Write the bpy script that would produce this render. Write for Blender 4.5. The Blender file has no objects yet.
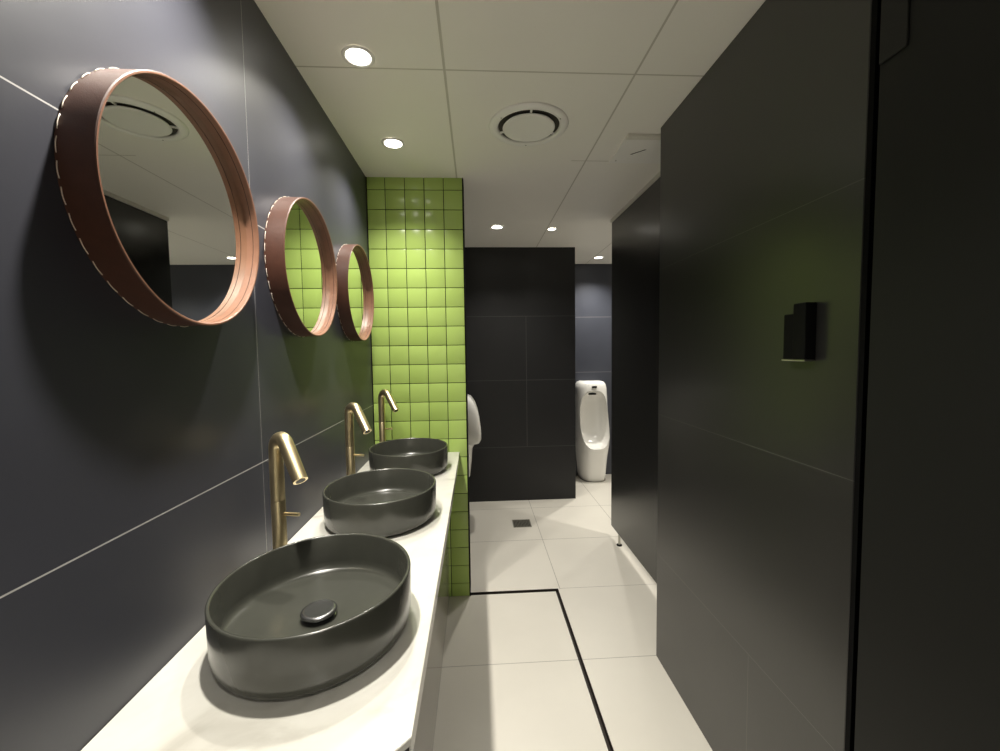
import bpy, bmesh, math
from mathutils import Vector, Matrix
S = bpy.context.scene
COL = S.collection
PI = math.pi

# ------------------------------------------------------------------ view
S.view_settings.view_transform = 'Standard'
S.view_settings.look = 'None'
S.view_settings.gamma = 1.0
S.view_settings.use_curve_mapping = False
S.view_settings.exposure = 0.0
S.cycles.diffuse_bounces = 12

# ------------------------------------------------------------------ dimensions
XL = -0.616      # left wall
XR = 0.855       # right tiled wall
YG = 2.478       # green tiled wall
YB = 4.08        # free-standing black wall
YF = 4.86        # far wall
ZC = 2.508       # ceiling
ZT = 0.900       # worktop
TOPX = -0.112    # worktop front edge

# ------------------------------------------------------------------ materials
def new_mat(name):
    m = bpy.data.materials.new(name); m.use_nodes = True
    nt = m.node_tree
    return m, nt, nt.nodes['Principled BSDF']

def N(nt, typ, **kw):
    n = nt.nodes.new(typ)
    for k, v in kw.items():
        setattr(n, k, v)
    return n

def math_node(nt, op, a, b=None):
    n = N(nt, 'ShaderNodeMath', operation=op)
    for i, v in enumerate((a, b)):
        if v is None: continue
        if isinstance(v, (int, float)): n.inputs[i].default_value = v
        else: nt.links.new(v, n.inputs[i])
    return n.outputs[0]

def simple(name, col, rough=0.5, metal=0.0, noise=0.0, nscale=8.0, bump=0.0, bscale=200.0, spec=0.5, coat=0.0, aniso=None):
    m, nt, b = new_mat(name)
    b.inputs['Base Color'].default_value = (*col, 1)
    b.inputs['Roughness'].default_value = rough
    b.inputs['Metallic'].default_value = metal
    b.inputs['Specular IOR Level'].default_value = spec
    b.inputs['Coat Weight'].default_value = coat
    tc = N(nt, 'ShaderNodeTexCoord')
    if noise > 0:
        nz = N(nt, 'ShaderNodeTexNoise'); nz.inputs['Scale'].default_value = nscale; nz.inputs['Detail'].default_value = 6
        nt.links.new(tc.outputs['Object'], nz.inputs['Vector'])
        mx = N(nt, 'ShaderNodeMix', data_type='RGBA')
        mx.inputs['A'].default_value = (*[c * (1 - noise) for c in col], 1)
        mx.inputs['B'].default_value = (*[min(1, c * (1 + noise)) for c in col], 1)
        nt.links.new(nz.outputs['Fac'], mx.inputs['Factor'])
        nt.links.new(mx.outputs['Result'], b.inputs['Base Color'])
    if bump > 0:
        nb = N(nt, 'ShaderNodeTexNoise'); nb.inputs['Scale'].default_value = bscale; nb.inputs['Detail'].default_value = 3
        nt.links.new(tc.outputs['Object'], nb.inputs['Vector'])
        bp = N(nt, 'ShaderNodeBump'); bp.inputs['Strength'].default_value = bump; bp.inputs['Distance'].default_value = 0.001
        nt.links.new(nb.outputs['Fac'], bp.inputs['Height'])
        nt.links.new(bp.outputs['Normal'], b.inputs['Normal'])
    return m

def panelled(name, col, joint, lines, rough=0.4, noise=0.12, nscale=3.0, spec=0.5, rnoise=0.06, bump=0.15, joint_rough=0.7):
    """large slabs with thin joints. lines: list of (axis, position, halfwidth, [(axis, lo, hi)...])"""
    m, nt, b = new_mat(name)
    tc = N(nt, 'ShaderNodeTexCoord'); sp = N(nt, 'ShaderNodeSeparateXYZ')
    nt.links.new(tc.outputs['Object'], sp.inputs[0])
    mask = None
    for ax, pos, hw, lim in lines:
        d = math_node(nt, 'ABSOLUTE', math_node(nt, 'SUBTRACT', sp.outputs[ax], pos))
        f = math_node(nt, 'LESS_THAN', d, hw)
        for a2, lo, hi in lim:
            f = math_node(nt, 'MULTIPLY', f, math_node(nt, 'GREATER_THAN', sp.outputs[a2], lo))
            f = math_node(nt, 'MULTIPLY', f, math_node(nt, 'LESS_THAN', sp.outputs[a2], hi))
        mask = f if mask is None else math_node(nt, 'MAXIMUM', mask, f)
    nz = N(nt, 'ShaderNodeTexNoise'); nz.inputs['Scale'].default_value = nscale; nz.inputs['Detail'].default_value = 8
    nz.inputs['Roughness'].default_value = 0.6
    nt.links.new(tc.outputs['Object'], nz.inputs['Vector'])
    mx = N(nt, 'ShaderNodeMix', data_type='RGBA')
    mx.inputs['A'].default_value = (*[c * (1 - noise) for c in col], 1)
    mx.inputs['B'].default_value = (*[min(1, c * (1 + noise)) for c in col], 1)
    nt.links.new(nz.outputs['Fac'], mx.inputs['Factor'])
    out = mx.outputs['Result']
    if mask is not None:
        m2 = N(nt, 'ShaderNodeMix', data_type='RGBA')
        nt.links.new(mask, m2.inputs['Factor']); nt.links.new(out, m2.inputs['A'])
        m2.inputs['B'].default_value = (*joint, 1)
        out = m2.outputs['Result']
    nt.links.new(out, b.inputs['Base Color'])
    r = math_node(nt, 'ADD', math_node(nt, 'MULTIPLY', nz.outputs['Fac'], rnoise * 2), rough - rnoise)
    nt.links.new(r, b.inputs['Roughness'])
    b.inputs['Specular IOR Level'].default_value = spec
    nb = N(nt, 'ShaderNodeTexNoise'); nb.inputs['Scale'].default_value = 120; nb.inputs['Detail'].default_value = 4
    nt.links.new(tc.outputs['Object'], nb.inputs['Vector'])
    bp = N(nt, 'ShaderNodeBump'); bp.inputs['Strength'].default_value = bump; bp.inputs['Distance'].default_value = 0.0006
    nt.links.new(nb.outputs['Fac'], bp.inputs['Height']); nt.links.new(bp.outputs['Normal'], b.inputs['Normal'])
    return m

BLK = (0.021, 0.0205, 0.0225)
M = {}
HZ = (1.868, 1.193, 0.518)
M['wall_left'] = panelled('black_slab_left', (0.039, 0.040, 0.053), (0.50, 0.49, 0.48),
    [(2, z, 0.0013, []) for z in HZ] + [(1, 1.207, 0.0006, []), (1, -0.143, 0.0009, [])], rough=0.43, spec=0.75)
M['wall_right'] = panelled('black_slab_right', (0.024, 0.0235, 0.022), (0.09, 0.09, 0.082),
    [(2, z, 0.0009, []) for z in HZ] + [(1, 1.232, 0.0009, [(2, 0.0, 0.518)])], rough=0.31, spec=0.8)
M['wall_back'] = panelled('black_slab_back', (0.014, 0.014, 0.015), (0.06, 0.06, 0.06),
    [(2, z, 0.0022, []) for z in (1.841, 1.213, 0.545)] + [(0, 0.49, 0.0022, [(2, 0.545, 1.841)])], rough=0.42, spec=0.4)
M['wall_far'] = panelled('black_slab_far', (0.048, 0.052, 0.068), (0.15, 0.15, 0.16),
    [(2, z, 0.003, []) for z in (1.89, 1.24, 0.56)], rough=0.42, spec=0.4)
M['floor'] = panelled('floor_slab', (0.70, 0.668, 0.60), (0.30, 0.28, 0.25),
    [(1, y, 0.0016, []) for y in (-0.1, 0.57, 1.24, 1.908)] +
    [(1, y, 0.0022, []) for y in (3.20, 3.87, 4.54)] + [(1, 2.515, 0.0016, [(0, 0.50, 4)])] +
    [(0, 0.500, 0.0018, [(1, 2.51, 6)]), (0, 1.165, 0.0022, [(1, 2.51, 6)])],
    rough=0.34, noise=0.07, nscale=2.5, spec=0.4)
M['ceiling'] = panelled('ceiling_board', (0.94, 0.92, 0.865), (0.60, 0.575, 0.51),
    [(0, -0.098, 0.0045, [(1, -3, YG)]), (0, 0.598, 0.0038, []), (0, 1.29, 0.004, []),
     (1, 1.553, 0.0032, []), (1, 0.16, 0.0035, []), (1, 2.245, 0.003, [(0, 0.52, 3)])],
    rough=0.42, noise=0.02, spec=0.35, bump=0.05)
M['stone'] = None
def stone_mat():
    m, nt, b = new_mat('cream_worktop_stone')
    tc = N(nt, 'ShaderNodeTexCoord')
    n1 = N(nt, 'ShaderNodeTexNoise'); n1.inputs['Scale'].default_value = 6; n1.inputs['Detail'].default_value = 9; n1.inputs['Distortion'].default_value = 1.2
    nt.links.new(tc.outputs['Object'], n1.inputs['Vector'])
    cr = N(nt, 'ShaderNodeValToRGB')
    e = cr.color_ramp.elements
    e[0].position = 0.30; e[0].color = (0.47, 0.45, 0.40, 1)
    e[1].position = 0.62; e[1].color = (0.64, 0.625, 0.575, 1)
    x = cr.color_ramp.elements.new(0.44); x.color = (0.60, 0.585, 0.53, 1)
    nt.links.new(n1.outputs['Fac'], cr.inputs['Fac']); nt.links.new(cr.outputs['Color'], b.inputs['Base Color'])
    b.inputs['Roughness'].default_value = 0.22
    b.inputs['Specular IOR Level'].default_value = 0.5
    return m
M['stone'] = stone_mat()
M['apron'] = simple('grey_gloss_apron', (0.30, 0.275, 0.24), rough=0.12, spec=0.8)
def green_mat():
    m, nt, b = new_mat('green_glazed_tile')
    g = N(nt, 'ShaderNodeObjectInfo')
    tc = N(nt, 'ShaderNodeTexCoord')
    # each tile a slightly different glaze: cell index from position
    mp = N(nt, 'ShaderNodeMapping'); mp.inputs['Scale'].default_value = (1/0.1115, 0, 1/0.1125)
    mp.inputs['Location'].default_value = (5.565, 0.5, 0.28)
    nt.links.new(tc.outputs['Object'], mp.inputs['Vector'])
    fl = N(nt, 'ShaderNodeVectorMath', operation='FLOOR'); nt.links.new(mp.outputs[0], fl.inputs[0])
    wn = N(nt, 'ShaderNodeTexWhiteNoise', noise_dimensions='3D'); nt.links.new(fl.outputs[0], wn.inputs[0])
    mx = N(nt, 'ShaderNodeMix', data_type='RGBA')
    mx.inputs['A'].default_value = (0.420, 0.580, 0.145, 1); mx.inputs['B'].default_value = (0.465, 0.635, 0.170, 1)
    nt.links.new(wn.outputs[0], mx.inputs['Factor']); nt.links.new(mx.outputs['Result'], b.inputs['Base Color'])
    b.inputs['Roughness'].default_value = 0.22
    nz = N(nt, 'ShaderNodeTexNoise'); nz.inputs['Scale'].default_value = 9; nt.links.new(tc.outputs['Object'], nz.inputs['Vector'])
    bp = N(nt, 'ShaderNodeBump'); bp.inputs['Strength'].default_value = 0.12; bp.inputs['Distance'].default_value = 0.01
    nt.links.new(nz.outputs['Fac'], bp.inputs['Height']); nt.links.new(bp.outputs['Normal'], b.inputs['Normal'])
    return m
M['green'] = green_mat()
M['grout'] = simple('olive_grout', (0.012, 0.020, 0.003), rough=0.8)
M['black'] = simple('black_trim', (0.003, 0.003, 0.003), rough=0.7, spec=0.1)
M['basin'] = simple('basalt_black_ceramic', (0.052, 0.053, 0.044), rough=0.22, spec=0.7, noise=0.08, nscale=30, bump=0.05, bscale=400)
M['plug'] = simple('dark_plug_metal', (0.20, 0.20, 0.20), rough=0.25, metal=0.9)
M['brass'] = simple('brushed_brass', (0.84, 0.70, 0.43), rough=0.36, metal=1.0, bump=0.1, bscale=300)
M['brass_dark'] = simple('aerator_dark', (0.05, 0.045, 0.035), rough=0.5)
M['leather'] = simple('brown_leather', (0.066, 0.024, 0.014), rough=0.48, noise=0.2, nscale=60, bump=0.3, bscale=500)
M['wood'] = simple('inner_leather_rim', (0.19, 0.088, 0.052), rough=0.42, noise=0.22, nscale=40, bump=0.2, bscale=300)
M['groove'] = simple('dark_groove', (0.05, 0.02, 0.012), rough=0.7)
M['thread'] = simple('white_stitching', (0.8, 0.72, 0.62), rough=0.6)
M['mirror'] = simple('mirror_glass', (0.86, 0.88, 0.83), rough=0.01, metal=1.0)
M['white_metal'] = simple('white_enamel', (0.94, 0.93, 0.90), rough=0.35)
M['white_trim'] = simple('pale_trim', (0.78, 0.76, 0.69), rough=0.35)
M['dark_slot'] = simple('vent_slot', (0.05, 0.045, 0.035), rough=0.8)
M['porcelain'] = simple('white_porcelain', (0.90, 0.89, 0.86), rough=0.14, coat=0.3)
M['laminate'] = simple('black_partition_laminate', (0.015, 0.015, 0.014), rough=0.27, spec=0.7, noise=0.1)
M['door'] = simple('black_door_leaf', (0.008, 0.0083, 0.007), rough=0.55, spec=0.3, noise=0.15, nscale=5)
M['door_plate'] = simple('charcoal_plate', (0.014, 0.014, 0.0125), rough=0.5, spec=0.3)
M['steel'] = simple('stainless', (0.55, 0.54, 0.50), rough=0.28, metal=1.0)
M['box'] = simple('black_plastic', (0.003, 0.003, 0.003), rough=0.6, spec=0.15)
M['sensor'] = simple('black_sensor_window', (0.01, 0.01, 0.01), rough=0.15)
M['drain'] = simple('drain_grate_metal', (0.30, 0.285, 0.24), rough=0.4, metal=0.6)
M['plaster'] = simple('pale_paint', (0.72, 0.70, 0.64), rough=0.7)
def emit_mat(name, col, st):
    m, nt, b = new_mat(name)
    b.inputs['Base Color'].default_value = (1, 1, 1, 1)
    b.inputs['Emission Color'].default_value = (*col, 1); b.inputs['Emission Strength'].default_value = st
    return m
LAMPCOL = (1.0, 0.955, 0.86)
M['lamp'] = emit_mat('lamp_glow', (1, 0.96, 0.86), 14.0)

# ------------------------------------------------------------------ mesh helpers
def link(o, parent=None):
    COL.objects.link(o)
    if parent is not None:
        o.parent = parent
    return o

def mesh_obj(name, bm, mat, parent=None, smooth=False, angle=None):
    bmesh.ops.recalc_face_normals(bm, faces=bm.faces)
    me = bpy.data.meshes.new(name); bm.to_mesh(me); bm.free()
    mats = mat if isinstance(mat, (list, tuple)) else [mat]
    for x in mats: me.materials.append(x)
    if smooth:
        for p in me.polygons: p.use_smooth = True
        if angle is not None:
            me.set_sharp_from_angle(angle=math.radians(angle))
    return link(bpy.data.objects.new(name, me), parent)

def box(bm, x0, x1, y0, y1, z0, z1, bev=0.0, mi=0, seg=1):
    r = bmesh.ops.create_cube(bm, size=1.0)
    vs = r['verts']
    for v in vs:
        v.co = Vector(((x0 + x1) / 2 + v.co.x * (x1 - x0), (y0 + y1) / 2 + v.co.y * (y1 - y0), (z0 + z1) / 2 + v.co.z * (z1 - z0)))
    fs = set(f for v in vs for f in v.link_faces)
    if mi:
        for f in fs: f.material_index = mi
    if bev > 0:
        es = list(set(e for v in vs for e in v.link_edges))
        bmesh.ops.bevel(bm, geom=es, offset=bev, segments=seg, affect='EDGES', profile=0.6)

def lathe(bm, prof, n=64, sx=1.0, sy=1.0, c=(0, 0, 0), axis='Z', closed=False):
    """revolve profile [(r,h)...]; r==0 gives a pole"""
    rings = []
    def P(x, y, h):
        if axis == 'Z': return Vector((c[0] + x * sx, c[1] + y * sy, c[2] + h))
        if axis == 'X': return Vector((c[0] + h, c[1] + x, c[2] + y))
        return Vector((c[0] + x, c[1] + h, c[2] + y))
    for r, h in prof:
        if r <= 1e-9: rings.append([bm.verts.new(P(0, 0, h))])
        else: rings.append([bm.verts.new(P(r * math.cos(2 * PI * i / n), r * math.sin(2 * PI * i / n), h)) for i in range(n)])
    prs = list(zip(rings, rings[1:]))
    if closed: prs.append((rings[-1], rings[0]))
    fs = []
    for a, b in prs:
        for i in range(n):
            j = (i + 1) % n
            if len(a) == 1 and len(b) == 1: continue
            if len(a) == 1: f = (a[0], b[i], b[j])
            elif len(b) == 1: f = (a[i], a[j], b[0])
            else: f = (a[i], a[j], b[j], b[i])
            fs.append(bm.faces.new(f))
    return fs

def tube(bm, pts, rad, n=24, cap=True):
    pts = [Vector(p) for p in pts]
    if isinstance(rad, (int, float)): rad = [rad] * len(pts)
    rings = []; up = None
    for i, p in enumerate(pts):
        t = (pts[min(i + 1, len(pts) - 1)] - pts[max(i - 1, 0)]).normalized()
        if up is None:
            up = Vector((0, 1, 0)) if abs(t.y) < 0.9 else Vector((1, 0, 0))
        u = (up - t * up.dot(t)).normalized(); up = u
        w = t.cross(u)
        rings.append([bm.verts.new(p + (u * math.cos(2 * PI * k / n) + w * math.sin(2 * PI * k / n)) * rad[i]) for k in range(n)])
    for a, b in zip(rings, rings[1:]):
        for i in range(n):
            j = (i + 1) % n
            bm.faces.new((a[i], a[j], b[j], b[i]))
    if cap:
        bm.faces.new(rings[0][::-1]); bm.faces.new(rings[-1])

def empty(name, loc, label, cat, group=None):
    o = bpy.data.objects.new(name, None); COL.objects.link(o)
    o.location = loc; o['label'] = label; o['category'] = cat; o.empty_display_size = 0.05
    if group: o['group'] = group
    return o

def struct(name, bm, mat, parent=None, **k):
    o = mesh_obj(name, bm, mat, parent, **k)
    if parent is None: o['kind'] = 'structure'
    return o

def copy_tree(o, parent=None):
    c = o.copy(); COL.objects.link(c)
    if parent is not None: c.parent = parent
    for ch in list(o.children): copy_tree(ch, c)
    return c

# ------------------------------------------------------------------ room shell
b = bmesh.new()
# floor with an L-shaped slot channel (19 mm wide, 25 mm deep)
gx0, gx1, gy0, gy1 = 0.468, 0.489, 2.484, 2.514
def slab(x0, x1, y0, y1): box(b, x0, x1, y0, y1, -0.10, 0.0)
slab(-0.80, gx0, -1.7, gy0); slab(gx1, 2.7, -1.7, gy1); slab(-0.80, 2.7, gy1, 5.1)
box(b, gx0, gx1, -1.7, gy0, -0.10, -0.024, mi=1); box(b, -0.80, gx1, gy0, gy1, -0.10, -0.024, mi=1)
# dark lining on the sides of the slot
box(b, gx0, gx0 + 0.0025, -1.7, gy0, -0.024, 0.0004, mi=1); box(b, gx1 - 0.0025, gx1, -1.7, gy1, -0.024, 0.0004, mi=1)
box(b, -0.80, gx0 + 0.0025, gy0, gy0 + 0.0025, -0.024, 0.0004, mi=1); box(b, -0.80, gx1 - 0.0025, gy1 - 0.0025, gy1, -0.024, 0.0004, mi=1)
struct('floor', b, [M['floor'], simple('channel_bottom', (0.022, 0.015, 0.011), 0.6)])

b = bmesh.new(); box(b, -0.80, 2.7, -1.7, 5.1, ZC, ZC + 0.08); struct('ceiling', b, M['ceiling'])
b = bmesh.new(); box(b, XL - 0.12, XL, -1.7, 5.1, 0, ZC); struct('wall_left', b, M['wall_left'])
b = bmesh.new(); box(b, XR, XR + 0.10, 0.885, 1.908, 0, ZC, bev=0.0015); struct('wall_right', b, M['wall_right'])
b = bmesh.new(); box(b, -0.37, 0.980, YB, YB + 0.12, 0, ZC, bev=0.001); struct('wall_back', b, M['wall_back'])
b = bmesh.new(); box(b, XL, 2.7, YF, YF + 0.12, 0, ZC); struct('wall_far', b, M['wall_far'])
b = bmesh.new(); box(b, 2.45, 2.57, -1.7, 5.1, 0, ZC); struct('wall_side', b, M['plaster'])
b = bmesh.new(); box(b, XL, 2.45, -1.62, -1.5, 0, ZC); struct('wall_rear', b, M['plaster'])
b = bmesh.new(); box(b, -0.47, -0.37, YG + 0.14, YB + 0.12, 0, ZC); struct('wall_inner', b, M['wall_back'])

# green tiled wall: grout bed + individually pillowed tiles in one mesh, black edge trim
b = bmesh.new()
box(b, XL, -0.066, YG + 0.0052, YG + 0.14, 0, ZC, mi=1)
pit = 0.1122; gap = 0.0038
xs = [XL + 0.001, -0.6195 + 0.1095]
x0g = -0.511
cols = [(XL + 0.001, x0g - gap / 2)]
x = x0g
while x < -0.075:
    cols.append((x + gap / 2, min(x + 0.1115, -0.0665) - gap / 2)); x += 0.1115
zt = 2.4385
rows = [(zt + gap / 2, ZC)]
z = zt
while z > 0.0:
    rows.append((max(z - pit, 0) + gap / 2, z - gap / 2)); z -= pit
for (xa, xb) in cols:
    for (za, zb) in rows:
        if xb - xa < 0.01 or zb - za < 0.01: continue
        box(b, xa, xb, YG, YG + 0.007, za, zb, bev=0.0014, seg=2)
struct('wall_front', b, [M['green'], M['grout']], smooth=True, angle=50)
b = bmesh.new(); box(b, -0.066, -0.0615, YG - 0.002, YG + 0.1402, 0, ZC); struct('trim_1', b, M['black'])
b = bmesh.new(); box(b, XL, XL + 0.004, YG - 0.004, YG, ZT, ZC); struct('trim_2', b, M['black'])
# pale head rail along the ceiling above the far partition
b = bmesh.new(); box(b, 1.052, 1.075, 1.90, 3.222, 2.482, ZC - 0.0005, bev=0.002); struct('trim_3', b, M['white_trim'])

# ------------------------------------------------------------------ door at the right edge
b = bmesh.new(); box(b, 0.800, 0.840, -0.95, 0.806, 0.008, ZC - 0.005, bev=0.002)
door = struct('door_1', b, M['door'])
b = bmesh.new(); box(b, 0.7955, 0.7998, 0.750, 0.803, 2.050, 2.42, bev=0.001)
mesh_obj('hinge_plate', b, M['door_plate'], door)
b = bmesh.new(); box(b, 0.93, 0.96, 0.70, 1.0, 0, ZC); box(b, 0.8565, 0.955, 0.872, 0.8845, 0, ZC)
struct('door_gap_shade', b, M['black'])  # black filler inside the wall-to-door gap, standing for the shade there
b = bmesh.new(); box(b, 0.845, 0.90, -1.5, 0.70, 0, ZC); struct('wall_entry', b, M['black'])

# ------------------------------------------------------------------ vanity worktop
v = empty('vanity_counter', (-0.36, 1.55, 0), 'long cream stone worktop fixed along the black wall with three basins on it', 'counter')
def P(o):  # offset helper: children are built in world coordinates
    o.matrix_parent_inverse = Matrix.Translation(-v.location); return o
def prism(bm, pts, z0, z1, bev=0.0):
    lo = [bm.verts.new((x, y, z0)) for x, y in pts]; hi = [bm.verts.new((x, y, z1)) for x, y in pts]
    bm.faces.new(lo[::-1]); bm.faces.new(hi)
    for i in range(len(pts)):
        j = (i + 1) % len(pts); bm.faces.new((lo[i], lo[j], hi[j], hi[i]))
    if bev: bmesh.ops.bevel(bm, geom=list(bm.edges), offset=bev, segments=2, affect='EDGES')
YC = 0.622; YE = 0.30
def outline(d, back=0.001, k=0.0):   # plan of the worktop set in by d: its front corner is cut at 45 degrees
    xf = TOPX - d; c = YC - (TOPX - xf) + d * 0.4142 + d
    return [(XL + back, YE + k), (xf - (c - YE - k), YE + k), (xf, c), (xf, YG - 0.0025), (XL + back, YG - 0.0025)]
b = bmesh.new(); prism(b, outline(0.0), ZT - 0.014, ZT, 0.0012)
P(mesh_obj('worktop', b, M['stone'], v))
b = bmesh.new(); box(b, TOPX - 0.008, TOPX - 0.001, YC + 0.005, YG - 0.0025, ZT - 0.045, ZT - 0.0145, bev=0.001)
P(mesh_obj('front_edge', b, M['stone'], v))
b = bmesh.new(); prism(b, [(XL + 0.001, 0.31), (-0.50, 0.31), (-0.195, 0.655), (-0.190, 0.66), (-0.190, YG - 0.003), (XL + 0.001, YG - 0.003)], 0.0, ZT - 0.0145)
P(mesh_obj('cabinet_body', b, M['apron'], v))
b = bmesh.new(); q0 = outline(0.004); q1 = outline(0.016)
prism(b, [q0[1], q0[2], q1[2], q1[1]], ZT - 0.10, ZT - 0.0145)
P(mesh_obj('end_panel', b, M['door_plate'], v))

# ------------------------------------------------------------------ basins
def make_basin():
    e = empty('vessel_basin', (0, 0, 0), '', 'basin', 'vessel basins on the worktop')
    H = 0.124; R = 0.200
    prof = [(0.0, 0.003), (0.150, 0.003), (0.152, 0.0), (0.168, 0.0), (0.170, 0.003), (0.178, 0.0032), (0.1855, 0.0058), (0.1915, 0.011), (0.1955, 0.019), (0.1980, 0.032), (R - 0.001, 0.060),
            (R, H - 0.004), (R - 0.0012, H - 0.001), (R - 0.0035, H), (R - 0.0065, H - 0.001), (R - 0.008, H - 0.004),
            (R - 0.010, 0.056), (0.1880, 0.045), (0.1850, 0.0385), (0.179, 0.0352), (0.168, 0.0340), (0.165, 0.0339), (0.10, 0.0318), (0.036, 0.0290), (0.028, 0.0285), (0.0, 0.0285)]
    b = bmesh.new(); lathe(b, prof, n=128, sx=0.985, sy=1.03)
    mesh_obj('bowl', b, M['basin'], e, smooth=True)
    b = bmesh.new()
    lathe(b, [(0.0, 0.0286), (0.034, 0.0286), (0.0350, 0.0300), (0.030, 0.0315), (0.025, 0.032), (0.025, 0.038), (0.0350, 0.0385), (0.0370, 0.040), (0.0374, 0.043),
              (0.0357, 0.0457), (0.031, 0.0470), (0.026, 0.0466), (0.014, 0.0464), (0, 0.0464)], n=48)
    mesh_obj('drain_plug', b, M['plug'], e, smooth=True, angle=50)
    return e
b0 = make_basin()
BL = ['nearest matte black vessel basin with its drain plug showing, at the front end of worktop',
      'middle matte black vessel basin on the cream worktop between two others',
      'farthest matte black vessel basin on the cream worktop beside the green tiles']
for i, (x, y) in enumerate(((-0.352, 0.893), (-0.3545, 1.509), (-0.353, 2.120))):
    o = b0 if i == 0 else copy_tree(b0)
    o.location = (x, y, ZT); o['label'] = BL[i]

# ------------------------------------------------------------------ faucets
def make_faucet():
    e = empty('basin_faucet', (0, 0, 0), '', 'faucet', 'brass faucets behind the basins')
    b = bmesh.new()
    lathe(b, [(0, 0), (0.026, 0), (0.026, 0.004), (0.0245, 0.005), (0.0178, 0.005), (0.0178, 0.2075), (0.0171, 0.2085), (0, 0.2085)], n=40)
    mesh_obj('body', b, M['brass'], e, smooth=True, angle=40)
    d = Vector((0.755, -0.656, 0)).normalized()
    pts = [Vector((0, 0, 0.2095)), Vector((0, 0, 0.30)), Vector((0, 0, 0.343))]
    rb = 0.034
    for k in range(1, 15):
        a = math.radians(k * 146 / 14)
        pts.append(d * (rb - rb * math.cos(a)) + Vector((0, 0, 0.346 + rb * math.sin(a))))
    last = pts[-1]; t = (pts[-1] - pts[-2]).normalized()
    for s in (0.02, 0.06, 0.104): pts.append(last + t * s)
    b = bmesh.new(); tube(b, pts, [0.0178] * 10 + [0.0181] * 7 + [0.0184, 0.0182, 0.0178], n=36)
    sp = mesh_obj('spout', b, M['brass'], e, smooth=True, angle=40)
    end = pts[-1]
    b = bmesh.new()
    tube(b, [end - t * 0.002, end + t * 0.0012], 0.0115, n=28)
    mesh_obj('aerator', b, M['brass_dark'], sp, smooth=True, angle=40)
    b = bmesh.new()
    dl = Vector((0.97, -0.24, 0)).normalized()
    tube(b, [dl * 0.018 + Vector((0, 0, 0.172)), dl * 0.062 + Vector((0, 0, 0.1725))], 0.0046, n=20)
    mesh_obj('lever', b, M['brass'], e, smooth=True, angle=40)
    return e
f0 = make_faucet()
FL = ['nearest brushed brass tall faucet standing behind the front basin',
      'middle brushed brass tall faucet standing behind the middle basin',
      'farthest brushed brass tall faucet in front of the green tiles']
for i, (x, y) in enumerate(((-0.540, 1.128), (-0.540, 1.765), (-0.540, 2.362))):
    o = f0 if i == 0 else copy_tree(f0)
    o.location = (x, y, ZT); o['label'] = FL[i]

# ------------------------------------------------------------------ round mirrors
def make_mirror():
    e = empty('round_mirror', (0, 0, 0), '', 'mirror', 'round mirrors on the black wall')
    D = 0.058; R = 0.2325; T = 0.0060
    b = bmesh.new()
    fs = lathe(b, [(R, 0.0), (R, D - 0.002), (R - 0.0015, D - 0.0003), (R - T + 0.0015, D - 0.0003), (R - T, D - 0.002),
                   (R - T, 0.0452), (R - T + 0.0009, 0.0449), (R - T + 0.0009, 0.0439), (R - T, 0.0436), (R - T, 0.0)], n=128, axis='X', closed=True)
    n = 128
    for i, f in enumerate(fs):
        s = i // n
        f.material_index = 1 if s in (2, 3, 4, 8) else (2 if s in (5, 6, 7) else 0)
    mesh_obj('frame', b, [M['leather'], M['wood'], M['groove']], e, smooth=True, angle=35)
    b = bmesh.new(); lathe(b, [(0, 0.022), (R - T - 0.0003, 0.022), (R - T - 0.0003, 0.029), (0, 0.029)], n=96, axis='X')
    mesh_obj('glass', b, M['mirror'], e)
    # hand stitching round the wall-side edge
    b = bmesh.new()
    ns = 40
    for k in range(ns):
        a0 = 2 * PI * (k + 0.12) / ns; a1 = 2 * PI * (k + 0.80) / ns
        pts = []
        for j in range(6):
            a = a0 + (a1 - a0) * j / 5
            lift = 0.0012 * math.sin(PI * j / 5)
            pts.append((0.0030, (R + 0.0002 + lift) * math.cos(a), (R + 0.0002 + lift) * math.sin(a)))
        tube(b, pts, 0.00075, n=8)
    st = mesh_obj('stitching', b, M['thread'], e, smooth=True)
    return e
m0 = make_mirror()
ML = ['largest-looking round mirror with brown leather rim, hung on the left above the front basin',
      'middle round mirror with brown leather rim, reflecting green tiles, above the middle basin',
      'smallest-looking round mirror with brown leather rim, hung next to the green tiled wall']
for i, y in enumerate((0.897, 1.501, 2.106)):
    o = m0 if i == 0 else copy_tree(m0)
    o.location = (XL + 0.0002, y, 1.794); o['label'] = ML[i]

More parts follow.
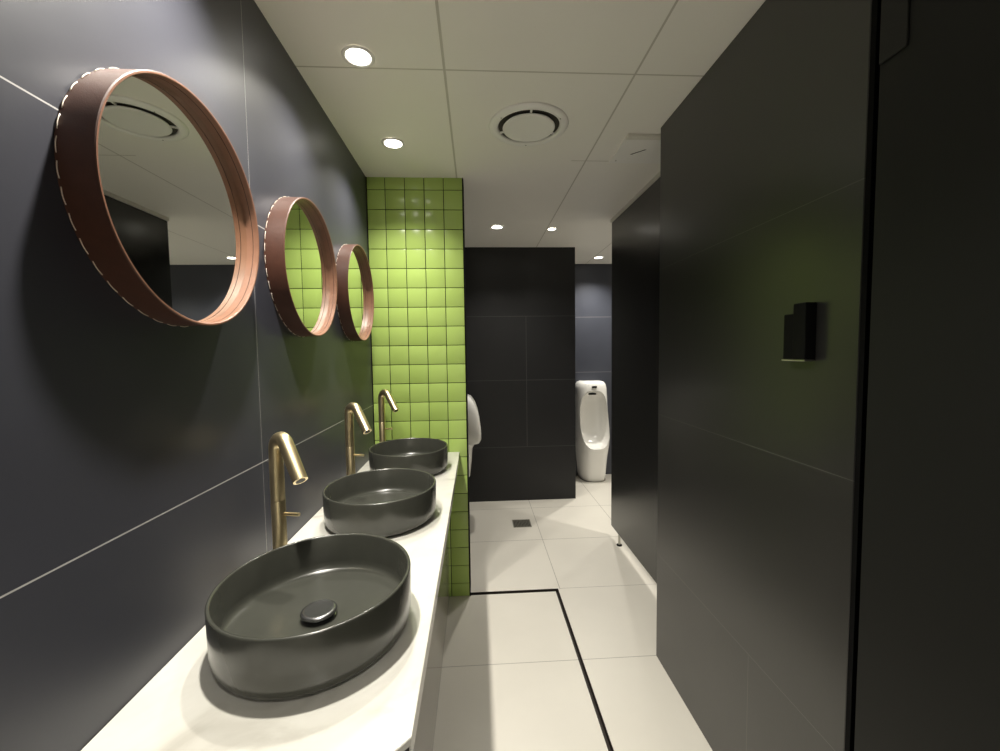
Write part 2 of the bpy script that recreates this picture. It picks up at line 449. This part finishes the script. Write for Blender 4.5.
# ------------------------------------------------------------------ downlights
def make_downlight():
    e = empty('recessed_downlight', (0, 0, 0), '', 'ceiling light', 'recessed ceiling downlights')
    b = bmesh.new()
    lathe(b, [(0.041, -0.001), (0.0525, -0.001), (0.0545, -0.0025), (0.0535, -0.0045), (0.045, -0.0055), (0.0405, -0.0035)], n=56, closed=True)
    mesh_obj('trim_ring', b, M['white_metal'], e, smooth=True)
    b = bmesh.new(); lathe(b, [(0, -0.0012), (0.0400, -0.0012), (0.0400, -0.0028), (0, -0.0028)], n=48)
    mesh_obj('lens', b, M['lamp'], e)
    return e
d0 = make_downlight()
LAMPS = [(-0.384, 1.494, 'round recessed downlight, largest and brightest, nearest above the worktop', 1.0),
         (-0.384, 2.083, 'round recessed downlight in the ceiling just before the green tiled wall', 1.0),
         (0.183, 3.42, 'small recessed downlight above the passage in front of the black back wall', 1.0),
         (0.640, 3.47, 'faint recessed downlight beside the ceiling joint before the black back wall', 0.45),
         (1.345, 4.52, 'tiny recessed downlight in the far ceiling above the rear urinal', 1.7),
         (-0.384, 0.875, 'recessed downlight over the front basin', 2.1),
         (1.65, 2.75, 'recessed downlight inside the toilet stall behind the raised partition', 1.37),
         (2.05, 4.30, 'unseen added downlight in the far bay to the right of the rear urinal', 0.9),  # added out of view to light the far bay
         (0.25, -0.50, 'unseen added downlight in the entrance behind the camera, nearer the basins', 1.2),  # added behind the view to raise the room's bounced light
         (0.25, -1.15, 'unseen added downlight in the entrance behind the camera, by the rear wall', 1.4)]  # likewise an unseen extra lamp, added for ceiling bounce
POWER = 62.0
for i, (x, y, lab, k) in enumerate(LAMPS):
    o = d0 if i == 0 else copy_tree(d0)
    o.location = (x, y, ZC); o['label'] = lab
    if k < 0.6: o.scale = (0.75, 0.75, 1)
    L = bpy.data.lights.new('downlight_beam', 'SPOT'); L.energy = POWER * k; L.color = LAMPCOL
    L.spot_size = math.radians(124); L.spot_blend = 1.0; L.shadow_soft_size = 0.028
    lo = bpy.data.objects.new('downlight_beam', L); COL.objects.link(lo); lo.location = (x, y, ZC - 0.012)
# ------------------------------------------------------------------ ceiling vent
e = empty('ceiling_vent', (0.250, 1.908, ZC), 'round white ceiling air vent with dark ring gap and central disc', 'air vent')
b = bmesh.new()
lathe(b, [(0.136, -0.0005), (0.176, -0.0005), (0.177, -0.003), (0.172, -0.008), (0.158, -0.013), (0.146, -0.0135), (0.140, -0.011), (0.1365, -0.006)], n=96, closed=True)
mesh_obj('outer_ring', b, M['white_metal'], e, smooth=True)
b = bmesh.new(); lathe(b, [(0, -0.0004), (0.1362, -0.0004), (0.1362, -0.0012), (0, -0.0012)], n=64); mesh_obj('slot', b, M['dark_slot'], e)
b = bmesh.new()
lathe(b, [(0, -0.006), (0.100, -0.006), (0.114, -0.009), (0.117, -0.0125), (0.115, -0.0155), (0.108, -0.017), (0.096, -0.0155), (0.06, -0.0148), (0, -0.0145)], n=96)
mesh_obj('centre_disc', b, M['white_metal'], e, smooth=True)
for a in (25, 155, 268):
    b = bmesh.new()
    a = math.radians(a); c = Vector((0.126 * math.cos(a), 0.126 * math.sin(a), -0.004))
    d = Vector((math.cos(a), math.sin(a), 0))
    tube(b, [c - d * 0.014, c + d * 0.014], 0.005, n=10)
    mesh_obj('bracket', b, M['white_metal'], e)
for a in (88, 212, 327):
    a = math.radians(a); b = bmesh.new()
    lathe(b, [(0, -0.0128), (0.0028, -0.0132), (0.0028, -0.0146), (0, -0.0150)], n=16, c=(0.151 * math.cos(a), 0.151 * math.sin(a), 0))
    mesh_obj('screw', b, M['drain'], e, smooth=True)

# ------------------------------------------------------------------ ceiling access panel
e = empty('ceiling_access_panel', (0.80, 2.11, ZC), 'white rectangular panel fixed to ceiling beside the right wall, with a small dark mark', 'access panel')
b = bmesh.new(); box(b, -0.078, 0.22, -0.112, 0.132, -0.012, -0.0005, bev=0.003, seg=2); mesh_obj('cover', b, M['white_metal'], e)
b = bmesh.new(); box(b, -0.078, 0.22, -0.150, -0.121, -0.016, -0.0005, bev=0.004, seg=2); mesh_obj('hinge_strip', b, M['white_trim'], e)
b = bmesh.new()
q = [(0.000, 0.030), (0.009, 0.030), (0.064, -0.022), (0.055, -0.022)]
lo_ = [b.verts.new((x, y, -0.0121)) for x, y in q]; hi_ = [b.verts.new((x, y, -0.0128)) for x, y in q]
b.faces.new(lo_); b.faces.new(hi_)
for i in range(4): b.faces.new((lo_[i], lo_[(i + 1) % 4], hi_[(i + 1) % 4], hi_[i]))
mesh_obj('mark', b, M['black'], e)
b = bmesh.new(); lathe(b, [(0, -0.0121), (0.004, -0.0121), (0.003, -0.015), (0, -0.0155)], n=16, c=(-0.05, 0.10, 0)); mesh_obj('screw', b, M['steel'], e, smooth=True)

# ------------------------------------------------------------------ toilet partition
e = empty('toilet_partition', (1.07, 2.56, 0), 'tall black toilet partition raised off the floor behind the right wall', 'partition')
b = bmesh.new(); box(b, -0.009, 0.009, -0.65, 0.657, 0.088, 2.481, bev=0.001); mesh_obj('panel', b, M['laminate'], e)
for y in (0.49, -0.55):
    b = bmesh.new()
    lathe(b, [(0, 0.004), (0.011, 0.004), (0.009, 0.012), (0.009, 0.089), (0, 0.089)], n=24, c=(0, y, 0))
    ft = mesh_obj('foot', b, M['steel'], e, smooth=True, angle=40)
    b = bmesh.new(); lathe(b, [(0, 0.0), (0.020, 0.0), (0.021, 0.006), (0.017, 0.010), (0.0, 0.010)], n=28, c=(0, y, 0))
    mesh_obj('foot_ring', b, M['box'], ft, smooth=True, angle=40)
# stall: black wall across its near end
b = bmesh.new(); box(b, 0.956, 2.45, 1.86, 1.908, 0, ZC); struct('wall_stall', b, M['wall_back'])

# ------------------------------------------------------------------ black wall box
e = empty('wall_box', (XR, 1.032, 1.54), 'small black two-part box fixed to the dark right wall with bright lower edge', 'wall fitting')
b = bmesh.new(); box(b, -0.030, -0.0002, -0.030, 0.012, -0.071, 0.073, bev=0.003, seg=2); mesh_obj('housing', b, M['box'], e)
b = bmesh.new(); box(b, -0.024, -0.0002, 0.0125, 0.052, -0.071, 0.048, bev=0.003, seg=2); mesh_obj('cover', b, M['box'], e)
b = bmesh.new(); box(b, -0.028, -0.0002, -0.028, 0.052, -0.0755, -0.0715, bev=0.001); mesh_obj('lower_edge', b, M['steel'], e)

# ------------------------------------------------------------------ floor drain
e = empty('floor_drain', (0.368, 3.52, 0), 'small square dark metal floor drain grate set in the pale tiles', 'drain')
b = bmesh.new(); s = 0.078
for (x0, x1, y0, y1) in ((-s, s, -s, -s + 0.012), (-s, s, s - 0.012, s), (-s, -s + 0.012, -s + 0.012, s - 0.012), (s - 0.012, s, -s + 0.012, s - 0.012)):
    box(b, x0, x1, y0, y1, 0.0003, 0.0035)
mesh_obj('frame', b, M['drain'], e)
b = bmesh.new()
k = -s + 0.02
while k < s - 0.014:
    box(b, k, k + 0.006, -s + 0.012, s - 0.012, 0.0006, 0.003); k += 0.0125
k = -s + 0.03
while k < s - 0.02:
    box(b, -s + 0.012, s - 0.012, k, k + 0.005, 0.0008, 0.0032); k += 0.026
mesh_obj('grate', b, M['drain'], e)
b = bmesh.new(); box(b, -s + 0.002, s - 0.002, -s + 0.002, s - 0.002, 0.0001, 0.0005); mesh_obj('sump', b, M['box'], e)

# ------------------------------------------------------------------ urinals
def section(w, d, n=28, e=2.6):
    """half super-ellipse: back edge on y=0, bulging to -y. points from +x to -x"""
    out = []
    for i in range(n + 1):
        a = PI * i / n
        cx, sy = math.cos(a), math.sin(a)
        out.append((w * math.copysign(abs(cx) ** (2 / e), cx), -d * abs(sy) ** (2 / e)))
    return out

def loft(bm, secs, e=2.6):
    rings = []
    for z, w, d in secs:
        rings.append([bm.verts.new((x, y, z)) for x, y in section(w, d, e=e)])
    for a, b_ in zip(rings, rings[1:]):
        for i in range(len(a) - 1): bm.faces.new((a[i], a[i + 1], b_[i + 1], b_[i]))
        bm.faces.new((a[-1], a[0], b_[0], b_[-1]))
    bm.faces.new(rings[0]); bm.faces.new(rings[-1][::-1])

def superellipsoid(bm, c, rx, ry, rz, taper=0.0, n=40, m=28, p=2.0, q=2.0):
    rings = []
    for j in range(1, m):
        ph = -PI / 2 + PI * j / m
        ring = []
        for i in range(n):
            th = 2 * PI * i / n
            s = math.sin(ph); cc = math.cos(ph) ** (2 / p)
            k = 1 + taper * s
            ct, st = math.cos(th), math.sin(th)
            ct = math.copysign(abs(ct) ** (2 / q), ct); st = math.copysign(abs(st) ** (2 / q), st)
            ring.append(bm.verts.new((c[0] + rx * k * cc * ct, c[1] + ry * k * cc * st, c[2] + rz * math.copysign(abs(s) ** (2 / p), s))))
        rings.append(ring)
    bot = bm.verts.new((c[0], c[1], c[2] - rz)); top = bm.verts.new((c[0], c[1], c[2] + rz))
    for a, b_ in zip(rings, rings[1:]):
        for i in range(n):
            j = (i + 1) % n; bm.faces.new((a[i], a[j], b_[j], b_[i]))
    for i in range(n):
        j = (i + 1) % n
        bm.faces.new((rings[0][j], rings[0][i], bot)); bm.faces.new((rings[-1][i], rings[-1][j], top))

def carve(o, cutter_bm):
    bmesh.ops.recalc_face_normals(cutter_bm, faces=cutter_bm.faces)
    me = bpy.data.meshes.new('cut'); cutter_bm.to_mesh(me); cutter_bm.free()
    c = bpy.data.objects.new('cut', me); COL.objects.link(c)
    c.matrix_world = o.matrix_world.copy()
    md = o.modifiers.new('carve', 'BOOLEAN'); md.operation = 'DIFFERENCE'; md.object = c; md.solver = 'EXACT'
    bpy.context.view_layer.update()
    dg = bpy.context.evaluated_depsgraph_get()
    nm = bpy.data.meshes.new_from_object(o.evaluated_get(dg))
    o.modifiers.clear(); o.data = nm
    bpy.data.objects.remove(c, do_unlink=True)
    for p in nm.polygons: p.use_smooth = True
    nm.set_sharp_from_angle(angle=math.radians(38))

# rear urinal: full height, faces the camera
e = empty('floor_urinal', (1.335, YF - 0.001, 0), 'tall white floor-standing urinal with dark sensor window against the far black wall', 'urinal')
b = bmesh.new()
loft(b, [(0.0, 0.135, 0.26), (0.01, 0.142, 0.275), (0.05, 0.148, 0.285), (0.30, 0.168, 0.315), (0.42, 0.185, 0.335), (0.50, 0.192, 0.335), (0.60, 0.192, 0.31),
         (0.80, 0.188, 0.24), (0.98, 0.182, 0.215), (1.06, 0.178, 0.21), (1.105, 0.168, 0.20), (1.130, 0.150, 0.185), (1.142, 0.12, 0.16)], e=3.4)
ub = mesh_obj('body', b, M['porcelain'], e, smooth=True, angle=45)
bpy.context.view_layer.update()
cb = bmesh.new(); superellipsoid(cb, (0, -0.31, 0.715), 0.166, 0.25, 0.330, taper=-0.02, p=2.8, q=3.6)
carve(ub, cb)
b = bmesh.new(); box(b, -0.028, 0.028, -0.217, -0.195, 1.068, 1.090, bev=0.004, seg=2); mesh_obj('sensor_window', b, M['sensor'], e)
b = bmesh.new(); box(b, -0.052, 0.036, -0.165, -0.06, 0.985, 1.003, bev=0.006, seg=2); mesh_obj('flush_outlet', b, M['sensor'], e)
b = bmesh.new()
pts = section(0.158, 0.30, e=2.6)
lo_ = [b.verts.new((x, y, 0.0005)) for x, y in pts]; hi_ = [b.verts.new((x * .97, y * .98, 0.008)) for x, y in pts]
for i in range(len(pts) - 1): b.faces.new((lo_[i], lo_[i + 1], hi_[i + 1], hi_[i]))
b.faces.new(hi_)
mesh_obj('base_shadow_ring', b, M['drain'], e)  # dark ring round the foot stands for its contact shadow

# side urinal: seen in profile beyond the green wall, mounted on the inner wall
e = empty('wall_urinal', (-0.3695, 3.50, 0), 'white wall-hung urinal seen in profile just beyond the green tiled wall', 'urinal')
e.rotation_euler = (0, 0, PI / 2)   # its front (-y) turns to +x
b = bmesh.new()
loft(b, [(0.42, 0.08, 0.28), (0.46, 0.10, 0.30), (0.60, 0.13, 0.315), (0.70, 0.15, 0.325), (0.735, 0.165, 0.345), (0.745, 0.175, 0.385), (0.77, 0.180, 0.398), (0.84, 0.180, 0.402),
         (0.93, 0.178, 0.395), (1.01, 0.172, 0.38), (1.07, 0.165, 0.355), (1.12, 0.155, 0.32), (1.15, 0.14, 0.27), (1.158, 0.12, 0.22)], e=5.0)
ub = mesh_obj('body', b, M['porcelain'], e, smooth=True, angle=45)
bpy.context.view_layer.update()
cb = bmesh.new(); superellipsoid(cb, (0, -0.40, 0.945), 0.118, 0.26, 0.175, p=3.2)
carve(ub, cb)

# ------------------------------------------------------------------ camera
cam = bpy.data.cameras.new('camera'); co = bpy.data.objects.new('camera', cam); COL.objects.link(co)
F = 414.846
cam.sensor_fit = 'HORIZONTAL'; cam.sensor_width = 36.0; cam.lens = F * 36.0 / 1000.0
cam.clip_start = 0.02
r_ = Vector((0.99831645, -0.05638452, -0.0136032)); u_ = Vector((0.01682987, 0.05715234, 0.99822361)); f_ = Vector((0.0555069, 0.99677199, -0.05800506))
m = Matrix((r_, u_, -f_)).transposed().to_4x4(); m.translation = Vector((0, 0, 1.5))
co.matrix_world = m
S.camera = co

# ------------------------------------------------------------------ world
w = bpy.data.worlds.new('world'); S.world = w; w.use_nodes = True
w.node_tree.nodes['Background'].inputs[0].default_value = (0.02, 0.02, 0.02, 1)
w.node_tree.nodes['Background'].inputs[1].default_value = 0.3
